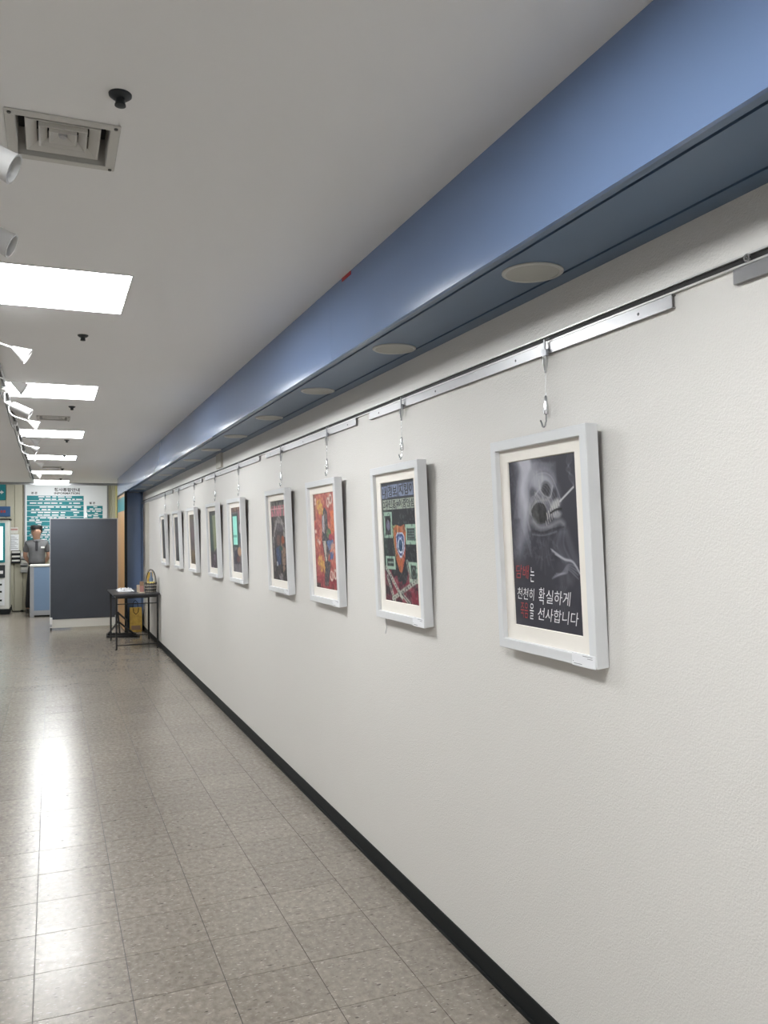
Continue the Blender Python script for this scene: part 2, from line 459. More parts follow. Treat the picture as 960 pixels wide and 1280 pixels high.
def spot(y, x, z, label):
    t = thing('track_spot', (-.29, y, ZC), label, 'spotlight', 'cylinder spotlights on the ceiling track')
    MB().bbox(-.308, -.272, y - .05, y + .05, ZC - .045, ZC - .02, .006).build('adapter', 'white_plastic', t)
    e = Vector((x - .02, y, z)); d = Vector((.86, -.12, -.42)).normalized(); s = e - d * .11
    MB().tube([(-.29, y, ZC - .045), (-.29, y, z + .07), s + d * .05], .006, 8).build('stem', 'white_plastic', t, True)
    MB().lathe([(.018, -.01), (.030, .0), (.032, .02), (.034, .11), (.036, .125), (.031, .125), (.03, .105)], s, d, 24, caps=False).build('housing', 'pale_plastic', t, True)
    MB().lathe([(.031, .108), (.02, .1), (.008, .098), (.0, .104)], s, d, 20).build('reflector', 'grey_plastic', t, True)
    return t
spot(2.02, -.072, 2.34, 'white cylinder spotlight beside the near air diffuser')
spot(2.53, -.097, 2.33, 'white cylinder spotlight just before a glowing ceiling panel')
spot(5.97, -.125, 2.33, 'white cylinder spotlight among the arm lamps on the track')

# round covers in the beam's underside
dc = thing('soffit_cover', (1.224, 1.925, ZB), 'round beige cover disc set in the blue soffit', 'cover', 'round cover discs in the soffit')
MB().lathe([(.084, 0), (.084, -.003), (.079, -.006), (.073, -.0045), (.073, 0)], dc.location, n=40).build('rim', 'disc_rim', dc, True)
MB().lathe([(.0725, -.001), (.0725, -.004), (.0, -.0045)], dc.location, n=40).build('grille', 'disc_cover', dc, True)
for i in range(1, 13): dup(dc, (1.224, 1.925 + i * .985, ZB), label=rank(12 - i, 'round beige soffit disc', 'the blue pillar') if 12 - i < 9 else 'round beige soffit disc above the ' + {1: 'blue badge', 2: 'orange red', 3: 'pale hood'}[i] + ' poster')
tag(dc, 'round beige soffit disc above the skull poster')
# scrap of red tape under the ceiling
tag(MB().box(WB - .0025, WB, 2.955, 3.055, 2.498, 2.512).build('red_tape', 'red_tape'), 'scrap of red tape at the top of the blue beam', 'tape')

# ------------------------------------------------------------------ picture rail and hangers
pr = thing('picture_rail', (W, 6, 2.05), 'aluminium picture hanging rail along the white wall', 'rail')
y0, y1 = YB, 13.79
MB().box(W - .0085, W, y0, y1, 2.0795, 2.0835).box(W - .0085, W, y0, y1, 2.0605, 2.0650).build('channel', 'aluminium_lip', pr)
MB().box(W - .002, W, y0, y1, 2.0650, 2.0795).build('slot', 'dark_slot', pr)
for a, b in ((YB, 1.344), (1.533, 3.53), (3.71, 5.5), (5.7, 7.9), (8.1, 9.95), (10.2, 13.78)):
    st = MB().box(W - .012, W - .0095, a, b, 2.026, 2.058).box(W - .0095, W, a, b, 2.0555, 2.058).box(W - .0095, W, a, b, 2.026, 2.0275).build('backing_strip', 'aluminium', pr)
    n = max(2, int((b - a) / .45)); sc = MB()
    for k in range(n):
        yy = a + .12 + (b - a - .24) * k / (n - 1)
        sc.lathe([(.0042, 0), (.003, .0016)], (W - .012, yy, 2.041), (-1, 0, 0), 8)
    tag(sc.build('screws', 'screw', st), kind='stuff')
MB().lathe([(.008, 0), (.0085, .006), (.005, .006), (.005, .001)], (W - .008, 1.305, 2.0725), (-1, 0, 0), 16).build('stopper', 'chrome', pr, True)

def hanger(yc, label):
    X = 1.352
    t = thing('picture_hanger', (X, yc, 1.795), label, 'hanger', 'wire picture hangers on the rail')
    MB().bbox(X - .010, X + .0035, yc - .011, yc + .011, 2.017, 2.038, .002).bar((X - .005, yc, 2.036), (X - .005, yc, 2.068), .006, .004).bar((X - .005, yc, 2.066), (X + .01, yc, 2.072), .006, .004).build('gripper', 'metal_grey', t)
    MB().lathe([(.009, 0), (.0085, -.018), (.005, -.034), (.0045, -.046), (.0015, -.049)], (X - .003, yc, 2.018), n=14).build('cone', 'chrome', t, True)
    MB().tube([(X - .003, yc, 1.97), (X - .003, yc, 1.895)], .0011, 6).build('wire', 'chrome', t)
    MB().lathe([(.0015, 1.902), (.0045, 1.898), (.005, 1.882), (.0075, 1.872), (.0075, 1.848), (.003, 1.846)], (X - .003, yc, 0), n=12).build('clasp', 'chrome', t, True)
    pts = [(X - .003, yc, 1.848), (X - .003, yc, 1.826)]
    for i in range(9):
        a = math.pi * i / 8 * .95
        pts.append((X - .003 - .002, yc + .010 - .010 * math.cos(a), 1.822 - .012 * math.sin(a)))
    pts.append((X - .007, yc + .024, 1.832))
    MB().tube(pts, .0024, 8).build('hook', 'chrome', t, True)
    return t

# ------------------------------------------------------------------ posters: a small painter for the printed sheets
class Canvas:
    """print on a sheet; u across 0..1, v down 0..1, colours in sRGB 0..1"""
    def __init__(s, nu, nv, bg, asp=1.43):
        s.nu, s.nv, s.asp = nu, nv, asp
        s.img = np.ones((nv, nu, 3)) * np.array(bg)
        s.U, s.V = np.meshgrid((np.arange(nu)) / (nu - 1), (np.arange(nv)) / (nv - 1))
    def put(s, a, col):
        s.img = s.img * (1 - a[..., None]) + np.array(col) * a[..., None]; return s
    def noise(s, su, sv, oct=3):
        out = np.zeros((s.nv, s.nu)); amp = 1; tot = 0
        for o in range(oct):
            a, b = int(su * 2 ** o) + 2, int(sv * 2 ** o) + 2
            g = rng.random((b, a)); x = s.U * (a - 1.001); y = s.V * (b - 1.001)
            xi, yi = x.astype(int), y.astype(int); fx, fy = x - xi, y - yi
            fx = fx * fx * (3 - 2 * fx); fy = fy * fy * (3 - 2 * fy)
            out += amp * ((g[yi, xi] * (1 - fx) + g[yi, xi + 1] * fx) * (1 - fy) + (g[yi + 1, xi] * (1 - fx) + g[yi + 1, xi + 1] * fx) * fy)
            tot += amp; amp *= .5
        return out / tot
    def line(s, pts, wd, col, al=1.0, soft=.5):
        d = np.full((s.nv, s.nu), 9.0)
        for (a, b), (c, e) in zip(pts[:-1], pts[1:]):
            b2, e2 = b * s.asp, e * s.asp; dx, dy = c - a, e2 - b2; L2 = dx * dx + dy * dy + 1e-9
            t = np.clip(((s.U - a) * dx + (s.V * s.asp - b2) * dy) / L2, 0, 1)
            d = np.minimum(d, np.hypot(s.U - a - t * dx, s.V * s.asp - b2 - t * dy))
        e = max(wd * soft, .004)
        return s.put(al * np.clip((wd / 2 + e / 2 - d) / e, 0, 1), col)
    def ell(s, u, v, ru, rv, col, al=1.0, soft=.15, rot=0):
        du, dv_ = s.U - u, (s.V - v) * s.asp
        c, sn = math.cos(rot), math.sin(rot); a, b = du * c + dv_ * sn, -du * sn + dv_ * c
        r = np.hypot(a / ru, b / (rv * s.asp))
        return s.put(al * np.clip((1 + soft / 2 - r) / soft, 0, 1), col)
    def rect(s, u0, v0, u1, v1, col, al=1.0):
        return s.put(al * ((s.U >= u0) & (s.U <= u1) & (s.V >= v0) & (s.V <= v1)).astype(float), col)
    def poly(s, pts, col, al=1.0):
        ins = np.zeros((s.nv, s.nu), bool); n = len(pts)
        for i in range(n):
            (a, b), (c, d) = pts[i], pts[(i + 1) % n]
            if b == d: continue
            ins ^= ((b > s.V) != (d > s.V)) & (s.U < (c - a) * (s.V - b) / (d - b) + a)
        return s.put(al * ins, col)

def curve(p, n=14):
    """smooth polyline through points (Catmull-Rom)"""
    q = [p[0]] + list(p) + [p[-1]]; out = []
    for i in range(1, len(q) - 2):
        for k in range(n):
            t = k / n; f = lambda j: .5 * (2 * q[i][j] + (q[i + 1][j] - q[i - 1][j]) * t + (2 * q[i - 1][j] - 5 * q[i][j] + 4 * q[i + 1][j] - q[i + 2][j]) * t * t + (3 * q[i][j] - q[i - 1][j] - 3 * q[i + 1][j] + q[i + 2][j]) * t ** 3)
            out.append((f(0), f(1)))
    return out + [p[-1]]

def art_smoke():
    c = Canvas(150, 214, (.215, .215, .255))
    g = (.74, .74, .78)
    c.put(.25 * c.noise(4, 5), (.1, .1, .13))
    n = c.noise(7, 5, 4); n2 = c.noise(14, 5, 3)
    # smoke column down the left edge
    cxs = .17 + .08 * np.sin(c.V * 7) + .1 * np.exp(-((c.V - .04) / .1) ** 2)
    col = np.exp(-((c.U - cxs) / (.13 - .04 * c.V)) ** 2) * np.clip(1.12 - c.V / .62, 0, 1)
    c.put(np.clip(col * (.5 + 1.2 * n) * 1.05, 0, .92), g)
    # veil over the head
    for k in range(7):
        o = k * .018
        c.line(curve([(.16 - o, .34), (.22 - o * .5, .2 - o), (.4, .09 - o * .6), (.6, .08 - o * .4), (.72, .15 - o)]), .022, g, .20 + .08 * (k < 3), 1.2)
    c.line(curve([(.28, .26), (.36, .13), (.5, .09), (.66, .12), (.78, .26)]), .012, (.7, .7, .73), .6, .8)
    # skull: pale brow, nose and cheek with dark hollows
    c.ell(.52, .21, .24, .125, (.46, .46, .50), .8, .5, .3)
    c.ell(.50, .14, .17, .055, (.70, .70, .74), .7, .8, .1)
    c.put(np.clip((n2 - .5) * 2.2, 0, .5) * (np.hypot((c.U - .5) / .24, (c.V - .23) / .16) < 1), (.72, .72, .72))
    c.ell(.57, .185, .066, .042, (.14, .14, .165), .92, .6, .3)
    c.ell(.37, .2, .045, .03, (.2, .2, .23), .55, .9, .2)
    c.ell(.69, .225, .035, .04, (.16, .16, .19), .8, .5)
    c.line(curve([(.47, .13), (.5, .2), (.62, .235), (.67, .17)]), .014, (.7, .7, .7), .6, .8)
    c.line(curve([(.40, .2), (.5, .245), (.6, .25), (.64, .3)]), .02, (.66, .65, .64), .5, .8)
    c.poly(curve([(.33, .3), (.42, .262), (.53, .272), (.57, .32), (.54, .375), (.44, .385), (.36, .36), (.33, .3)]), (.11, .11, .115), .95); c.put(np.clip((n2 - .42) * 1.6, 0, .35) * (np.hypot((c.U - .4) / .12, (c.V - .33) / .09) < 1), (.5, .5, .5))
    c.line(curve([(.33, .30), (.4, .255), (.5, .252), (.56, .29)]), .012, (.62, .62, .6), .55, .8)
    c.line(curve([(.3, .31), (.27, .36), (.3, .42)]), .02, (.6, .6, .62), .5, .9)
    # teeth
    for k in range(7):
        u = .565 + k * .028; v = .325 - k * .012
        c.line([(u, v), (u + .012, v + .03)], .014, (.78, .77, .74), .8, .5)
        c.line([(u - .02, v + .045), (u - .008, v + .07)], .013, (.7, .69, .67), .65, .5)
    c.ell(.70, .275, .07, .028, (.72, .72, .72), .75, .7, -.35)
    c.line(curve([(.62, .325), (.7, .307), (.78, .303)]), .016, (.06, .06, .07), .95, .4)
    c.ell(.71, .335, .065, .02, (.66, .66, .67), .75, .7, -.1)
    # jaw
    c.line(curve([(.36, .37), (.45, .405), (.6, .4), (.74, .375), (.8, .39)]), .05, (.58, .58, .6), .7, .9)
    c.line(curve([(.33, .425), (.5, .435), (.65, .415), (.8, .405)]), .012, (.1, .1, .12), .5, .8)
    c.line(curve([(.33, .445), (.5, .452), (.7, .43)]), .014, (.5, .5, .53), .5, .8)
    for k in range(5): c.line(curve([(.24 - .02 * k, .2), (.2 - .02 * k, .3), (.25 - .015 * k, .42), (.3, .5 + .02 * k)]), .012, g, .22, 1.1)
    for k in range(9):
        c.line(curve([(.3 + .02 * k, .30 - .016 * k), (.36 + .03 * k, .22 - .008 * k), (.44 + .04 * k, .27 + .01 * (k % 3))]), .007, (.74, .74, .76), .28, .9)
    c.put(np.clip(c.noise(40, 56, 2) - .5, 0, .12) * (c.V < .6) * (c.U < .7), (.62, .62, .66))
    # cigarette and its smoke
    c.line([(.76, .262), (.955, .188)], .016, (.78, .78, .79), .95, .3)
    for k in range(4):
        o = k * .02
        c.line(curve([(.96, .18), (.9 + o, .13), (.93 - o, .09), (.88 + o, .05), (.9 + o, .01)]), .010, (.5, .5, .55), .35, 1)
    # neck, shoulder and cloth
    for k in range(5):
        c.line(curve([(.40 + .045 * k, .47 + .02 * (k % 2)), (.44 + .03 * k, .55), (.38 + .06 * k, .62 + .03 * (k % 3))]), .014 + .008 * (k % 2), g, .10 + .05 * (k % 2), 1.2)
    for k in range(6):
        c.line(curve([(.74 + .02 * k, .43), (.64 + .05 * k, .5 + .01 * (k % 2)), (.76 + .04 * k, .60)]), .02 + .012 * (k % 3), g, .14 + .06 * (k % 2), 1.3)
    for a, b, d in ((.62, .54, .02), (.66, .56, .014), (.6, .53, .01)):
        c.line(curve([(a, b), (.78, .585), (.9, .6), (.985, .66)]), d, (.66, .66, .69), .7, .8)
    for k in range(4):
        c.line(curve([(.6 + .02 * k, .70 - .01 * k), (.74 + .02 * k, .665), (.84, .615 + .01 * k), (.96, .63 + .02 * k)]), .012, (.62, .62, .66), .45, .9)
    c.put(np.clip(n - .45, 0, .5) * np.exp(-((c.U - .82) / .16) ** 2 - ((c.V - .7) / .12) ** 2), (.7, .7, .72))
    for k in range(6):
        c.line(curve([(.80 - .03 * k, .74), (.74 - .02 * k, .8), (.76 - .04 * k, .9)]), .008, g, .16, 1)
    return c
def art_badge():
    c = Canvas(110, 156, (.10, .12, .155))
    n = c.noise(10, 12, 3)
    c.rect(0, .13, .12, .75, (.10, .19, .17), .8)
    for u0, u1, v0, v1 in ((.01, .185, .03, .135), (.205, .505, .022, .128), (.53, .985, .02, .124)): c.rect(u0, v0, u1, v1, (.50, .55, .66))
    c.rect(.03, .142, .985, .226, (.62, .66, .60))
    c.put((c.noise(24, 30, 2) > .6) * (c.V < .23) * .35, (.16, .18, .24))
    gr = (.58, .70, .63)
    c.poly([(0, .74), (.2, .78), (.5, .86), (.8, .8), (1, .72), (1, 1), (0, 1)], (.36, .12, .19), .9)
    c.put((n > .58) * (c.V > .74) * .7, (.55, .16, .24)); c.put((n < .38) * (c.V > .70) * .8, (.12, .11, .15))
    for u0, v0, u1, v1, fr in ((.03, .25, .30, .47, .05), (.68, .36, 1.0, .52, .05), (.05, .62, .34, .73, .04), (.74, .66, .99, .83, .05)):
        c.rect(u0, v0, u1, v1, gr); c.rect(u0 + fr, v0 + fr * .6, u1 - fr, v1 - fr * .6, (.12, .15, .17))
    c.poly([(.08, .30), (.26, .30), (.25, .40), (.17, .45), (.09, .40)], (.1, .09, .13)); c.ell(.17, .36, .055, .045, (.42, .42, .52))
    for k in range(4): c.line([(.75, .41 + k * .022), (.96, .41 + k * .022)], .012, (.34, .45, .43))
    c.line([(.12, .675), (.28, .675)], .02, (.45, .55, .5)); c.ell(.87, .745, .07, .045, (.35, .42, .4), .9, .4); c.ell(.87, .745, .04, .025, (.1, .14, .13))
    c.poly([(.29, .37), (.43, .355), (.44, .6), (.36, .64)], (.60, .66, .45), .8)
    c.poly([(.33, .39), (.42, .36), (.55, .375), (.66, .355), (.70, .42), (.66, .55), (.64, .64), (.53, .76), (.47, .75), (.38, .65), (.34, .52)], (.66, .36, .22))
    c.poly([(.44, .36), (.5, .37), (.49, .5), (.44, .5)], (.78, .52, .34), .8); c.poly([(.6, .5), (.69, .45), (.64, .64), (.55, .74)], (.62, .26, .24), .7)
    c.poly([(.40, .45), (.44, .425), (.6, .425), (.65, .45), (.65, .55), (.6, .6), (.52, .64), (.45, .6), (.40, .55)], (.72, .76, .84))
    c.poly([(.42, .455), (.45, .437), (.59, .437), (.63, .455), (.63, .55), (.58, .59), (.52, .62), (.46, .59), (.42, .55)], (.2, .26, .48))
    c.ell(.525, .53, .085, .065, (.82, .86, .9)); c.ell(.525, .53, .06, .05, (.14, .27, .42)); c.ell(.49, .47, .025, .015, (.5, .58, .75)); c.ell(.56, .47, .025, .015, (.5, .58, .75))
    for a, b in (((.05, .72), (.50, .96)), ((.08, .80), (.28, 1.0)), ((.98, .80), (.22, .98)), ((.5, .93), (.72, 1.0)), ((.70, .66), (.78, .8))):
        c.line([a, b], .055, (.66, .69, .64), .95, .3)
        L = 12
        for k in range(L): c.ell(a[0] + (b[0] - a[0]) * k / L, a[1] + (b[1] - a[1]) * k / L, .014, .008, (.25, .22, .25), .8)
    c.put((c.noise(30, 40, 2) > .62) * (c.V > .23) * .22, (.75, .72, .68)); c.put((c.noise(30, 40, 2) < .36) * (c.V > .23) * .3, (.06, .06, .09))
    return c
def art_red():
    c = Canvas(80, 114, (.70, .36, .32))
    n = c.noise(8, 10, 3)
    c.put((n > .56) * .6, (.80, .50, .40)); c.put((n < .38) * .6, (.55, .2, .23)); c.rect(0, .88, 1, 1, (.42, .13, .17)); c.put((c.noise(9, 9) > .6) * (c.V > .86) * .8, (.6, .2, .25))
    c.rect(0, .95, .2, 1, (.16, .12, .14)); c.rect(0, 0, .1, .28, (.35, .3, .28), .6)
    c.poly([(.40, .22), (.55, .14), (.66, .2), (.68, .45), (.78, .55), (.60, .70), (.74, .72), (.58, .97), (.40, .97), (.46, .7), (.36, .5)], (.24, .26, .29))
    c.poly([(.42, .24), (.52, .22), (.5, .42), (.4, .40)], (.68, .68, .72)); c.poly([(.4, .5), (.54, .5), (.56, .7), (.5, .72)], (.78, .76, .72), .9)
    c.ell(.70, .42, .11, .05, (.32, .45, .32)); c.poly([(.58, .5), (.88, .48), (.92, .56), (.66, .6)], (.32, .44, .62)); c.poly([(.7, .62), (.9, .6), (.86, .68), (.7, .70)], (.32, .42, .62))
    c.ell(.78, .46, .09, .035, (.62, .2, .3)); c.ell(.86, .57, .1, .05, (.85, .62, .5), .8, .6)
    for u, v in ((.28, .12), (.36, .17), (.24, .72), (.34, .78)):
        c.line(curve([(u - .09, v - .03), (u - .02, v - .045), (u - .02, v + .03), (u - .09, v + .025), (u - .09, v - .03)]), .04, (.82, .68, .32)); c.line([(u + .06, v - .05), (u + .07, v + .045)], .05, (.82, .68, .32)); c.line([(u + .06, v), (u + .11, v)], .035, (.82, .68, .32))
    for u, v in ((.72, .10), (.84, .07), (.75, .86), (.92, .84)):
        c.ell(u, v, .075, .055, (.82, .76, .72)); c.ell(u, v, .035, .03, (.62, .35, .33))
    for u, v in ((.10, .06), (.1, .10), (.16, .50), (.24, .52), (.06, .4)): c.ell(u, v, .045, .022, (.86, .78, .74))
    c.poly([(.8, .2), (.96, .18), (.96, .4), (.82, .44)], (.84, .48, .3), .8)
    c.put((c.noise(26, 34, 2) > .6) * .35, (.84, .66, .56)); c.put((c.noise(26, 34, 2) < .36) * .35, (.40, .2, .22))
    return c
def art_hood():
    c = Canvas(64, 90, (.20, .18, .19))
    n = c.noise(9, 12, 3)
    c.put((n > .55) * .6, (.33, .28, .27)); c.put((n < .4) * .7, (.09, .08, .1))
    c.rect(0, 0, 1, .20, (.42, .42, .40)); c.put((c.noise(12, 10, 2) > .52) * (c.V < .08), (.12, .12, .12))
    c.put((c.noise(16, 22, 2) > .47) * ((c.V > .06) & (c.V < .2)) * .95, (.78, .46, .52)); c.rect(0, .095, .9, .11, (.85, .66, .68))
    c.poly([(.12, .98), (.14, .4), (.3, .24), (.55, .19), (.8, .25), (.95, .40), (.95, .45), (.05, .45)], (.62, .60, .60), .9)
    c.poly([(.2, 1), (.22, .4), (.4, .29), (.62, .28), (.8, .38), (.9, 1)], (.19, .16, .18), .95)
    c.ell(.55, .34, .22, .05, (.33, .3, .34)); c.ell(.45, .5, .14, .07, (.42, .3, .28)); c.ell(.75, .5, .1, .06, (.62, .3, .16))
    c.poly([(.25, .6), (.6, .56), (.55, .80), (.3, .82)], (.16, .25, .42)); c.poly([(.6, .52), (.9, .6), (.85, .85), (.7, .9)], (.55, .44, .38)); c.ell(.6, .6, .12, .03, (.16, .34, .3))
    c.put((n < .5) * (c.V > .8) * .9, (.07, .06, .08)); c.ell(.55, .96, .14, .05, (.52, .5, .52)); c.ell(.3, .8, .06, .03, (.66, .68, .72))
    c.put((c.noise(22, 30, 2) > .6) * (c.V > .2) * .3, (.6, .55, .55)); c.put((c.noise(22, 30, 2) < .38) * (c.V > .2) * .4, (.06, .05, .07))
    return c
def art_phone():
    c = Canvas(56, 80, (.36, .34, .36))
    n = c.noise(8, 10, 3); c.put((n > .55) * .5, (.55, .5, .52)); c.put((n < .4) * .6, (.2, .18, .22))
    c.rect(0, 0, 1, .07, (.3, .18, .16)); c.put((n > .5) * (c.V < .06) * .7, (.62, .5, .4)); c.rect(.7, .06, 1, .2, (.5, .36, .4))
    c.rect(.04, .09, .66, .62, (.07, .24, .22)); c.rect(.12, .13, .56, .58, (.62, .92, .86)); c.rect(.12, .42, .5, .46, (.4, .7, .66))
    c.poly([(.66, .3), (.85, .2), (.9, .5), (.7, .6)], (.30, .32, .36)); c.ell(.85, .33, .12, .07, (.66, .6, .62))
    c.poly([(.15, .68), (.62, .62), (.7, .86), (.2, .88)], (.12, .12, .22)); c.ell(.7, .68, .2, .07, (.70, .55, .44)); c.ell(.55, .8, .16, .05, (.36, .2, .22)); c.rect(0, .88, 1, 1, (.5, .48, .5), .6)
    return c
def art_curtain():
    c = Canvas(52, 74, (.22, .22, .24))
    n = c.noise(6, 8, 3); c.rect(0, 0, 1, .06, (.15, .15, .16)); c.rect(.1, .08, .4, .7, (.18, .27, .26))
    c.poly([(.4, .08), (.95, .06), (.9, .62), (.5, .72)], (.56, .58, .45)); c.put((c.noise(10, 2, 2) > .5) * ((c.U > .45) & (c.U < .9) & (c.V < .62) & (c.V > .1)) * .6, (.40, .44, .34))
    c.rect(0, .72, 1, 1, (.22, .17, .22)); c.put((n > .55) * (c.V > .76) * .8, (.55, .48, .55)); return c
def art_brown():
    c = Canvas(48, 68, (.33, .28, .29))
    n = c.noise(6, 9, 3); c.put((n > .55) * .5, (.42, .34, .33)); c.put((n < .42) * .6, (.22, .19, .22)); c.rect(0, 0, 1, .1, (.36, .32, .26))
    c.rect(0, .72, 1, 1, (.42, .35, .24)); c.put((n > .5) * (c.V > .74) * .7, (.26, .2, .16)); c.ell(.5, .4, .2, .15, (.42, .32, .36), .8, .5); return c
def art_dim(seed, a, b):
    c = Canvas(44, 62, a)
    n = c.noise(5, 7, 3); c.put((n > .55) * .7, b); c.put((n < .4) * .6, tuple(x * .5 for x in a)); c.rect(0, .86, 1, 1, (.12, .12, .13), .7); return c

pm = bpy.data.materials.new('poster_print'); pm.use_nodes = True
_b = pm.node_tree.nodes['Principled BSDF']; _a = pm.node_tree.nodes.new('ShaderNodeVertexColor'); _a.layer_name = 'print'
pm.node_tree.links.new(_a.outputs[0], _b.inputs['Base Color']); _b.inputs['Roughness'].default_value = .38

FW, FH, FD = .508, .650, .040       # frame outer size, depth
PW, PH = .352, .502                 # visible print
TILT = math.radians(2.2)
ZF = 1.139
ph_x = -.020                        # depth of the sheet in the frame
pz0 = .078                          # lower edge of the print above the frame's foot
def sheet(c, parent):
    me = bpy.data.meshes.new('poster')
    vs, fs = [], []
    for j in range(c.nv):
        for i in range(c.nu):
            vs.append((ph_x, PW / 2 - PW * i / (c.nu - 1), pz0 + PH * (1 - j / (c.nv - 1))))
    for j in range(c.nv - 1):
        for i in range(c.nu - 1):
            a = j * c.nu + i; fs.append((a, a + c.nu, a + c.nu + 1, a + 1))
    me.from_pydata(vs, [], fs); me.materials.append(pm)
    L = np.clip(c.img, 0, 1); L = np.where(L <= .04045, L / 12.92, ((L + .055) / 1.055) ** 2.4)
    ca = me.color_attributes.new('print', 'FLOAT_COLOR', 'POINT')
    buf = np.ones((c.nu * c.nv, 4), np.float32); buf[:, :3] = L.reshape(-1, 3); ca.data.foreach_set('color', buf.ravel())
    o = bpy.data.objects.new('poster', me); COL.objects.link(o); o.parent = parent; o['_o'] = (0, 0, 0)
    return o
def frame_parts():
    y0, y1, fw = -FW / 2, FW / 2, .031
    sq = lambda x, i, z=0: [(x, y0 + i, i), (x, y1 - i, i), (x, y1 - i, FH - i), (x, y0 + i, FH - i)]
    mo = MB().loft([sq(0, .002), sq(-FD + .002, 0), sq(-FD, .002), sq(-FD, fw - .002), sq(-FD + .002, fw), sq(-.022, fw), sq(0, fw)], caps=False)
    py0, py1, z0, z1 = -PW / 2, PW / 2, pz0, pz0 + PH
    oy, oz = FW / 2 - fw + .004, fw - .004
    ma = MB().loft([[(-.0245, -oy, oz), (-.0245, oy, oz), (-.0245, oy, FH - oz), (-.0245, -oy, FH - oz)],
                    [(-.0245, py0 - .002, z0 - .002), (-.0245, py1 + .002, z0 - .002), (-.0245, py1 + .002, z1 + .002), (-.0245, py0 - .002, z1 + .002)],
                    [(-.0203, py0, z0), (-.0203, py1, z0), (-.0203, py1, z1), (-.0203, py0, z1)]], caps=False)
    return mo, ma
def place_on_print(u0, v0):
    """lettering on the sheet: returns mapping from local metres"""
    return lambda a, b: (ph_x - .0006, PW / 2 - PW * u0 - a, pz0 + PH * (1 - v0) + b)
FRAMES = [
 (2.060, art_smoke, 'framed dark poster of a smoking skull in a veil of smoke'),
 (3.137, art_badge, 'framed dark blue poster with orange pencil, blue badge and pale frames'),
 (4.140, art_red, 'framed orange red poster with yellow lettering and a dark figure'),
 (5.080, art_hood, 'framed dark poster of a pale hood above crowded figures, pink lettering'),
 (6.355, art_phone, 'framed poster with a bright mint green upright screen shape'),
 (7.345, art_curtain, 'framed poster with an olive pale slab over a dark purple foot'),
 (8.500, art_brown, 'framed muted mauve poster with a tan brown foot'),
 (9.620, lambda: art_dim(1, (.27, .25, .28), (.36, .33, .35)), 'framed dull grey poster, second from the blue pillar'),
 (10.82, lambda: art_dim(2, (.16, .16, .18), (.25, .25, .26)), 'framed near black poster closest to the blue pillar'),
]
HANG = ['above the skull poster', 'above the blue badge poster', 'above the orange red poster', 'above the pale hood poster', 'above the mint screen poster', 'above the olive slab poster', 'above the mauve and tan poster', 'above the dull grey poster', 'above the near black poster']
mo, ma = frame_parts()
for i, (yc, art, label) in enumerate(FRAMES):
    t = thing('framed_poster', (W - .0015, yc, ZF), label.replace('framed', 'white framed', 1), 'picture', 'framed posters on the white wall', (0, -TILT, 0), local=True)
    mo.build('moulding', 'white_frame', t); ma.build('mount', 'mat_board', t)
    MB().box(-.012, -.002, -FW / 2 + .031, FW / 2 - .031, .031, FH - .031).build('backing', 'brown_card', t)
    po = sheet(art(), t)
    cy0 = -FW / 2 + .004
    lc = MB().box(-FD - .0012, -FD - .0002, cy0, cy0 + .105, -.001, .034).build('caption_card', 'card', t)
    if i < 4:
        bars = MB()
        for (a, b, z) in ((.012, .055, .029), (.012, .035, .0235), (.06, .098, .0055), (.098, .101, .011)):
            bars.box(-FD - .0016, -FD - .0012, cy0 + a, cy0 + b, z - .0008, z + .0008)
        bars.build('print', 'ink_grey', lc)
    if i == 0:
        rows = [[('담배', .04, .715, .076, .042, 'red_ink'), ('는', .27, .73, .022, .044, 'white_ink')],
                [('천천히', .045, .842, .098, .036, 'white_ink'), ('확', .385, .858, .034, .050, 'white_ink'), ('실하게', .50, .848, .125, .040, 'white_ink')],
                [('죽음', .085, .955, .043, .048, 'red_ink'), ('을', .235, .955, .022, .048, 'white_ink'), ('선사합니다', .36, .952, .205, .038, 'white_ink')]]
        k = 0
        for r in rows:
            for body, u, v, wd, ht, ink in r:
                k += 1
                text_mb(body, place_on_print(u, v), wd, ht, -.002, 1.0, .22).build('lettering', ink, po)
    if i == 1:
        for body, u, v, wd, ht in (('내', .035, .124, .048, .043), ('정보', .22, .118, .095, .043), ('지킴이', .55, .114, .148, .043), ('2차인증=이중안심', .045, .218, .325, .034)):
            text_mb(body, place_on_print(u, v), wd, ht, .018).build('lettering', 'ink', po)
    hanger(yc, 'steel wire picture hanger with hook ' + HANG[i])
# loose thread under the second frame
tag(MB().tube([(W - .006, 3.36, 1.145), (W - .007, 3.365, 1.12), (W - .004, 3.362, 1.09), (W - .006, 3.372, 1.062)], .0012, 6).build('loose_thread', 'ink_grey'), 'thin grey thread dangling below the badge poster frame', 'thread')

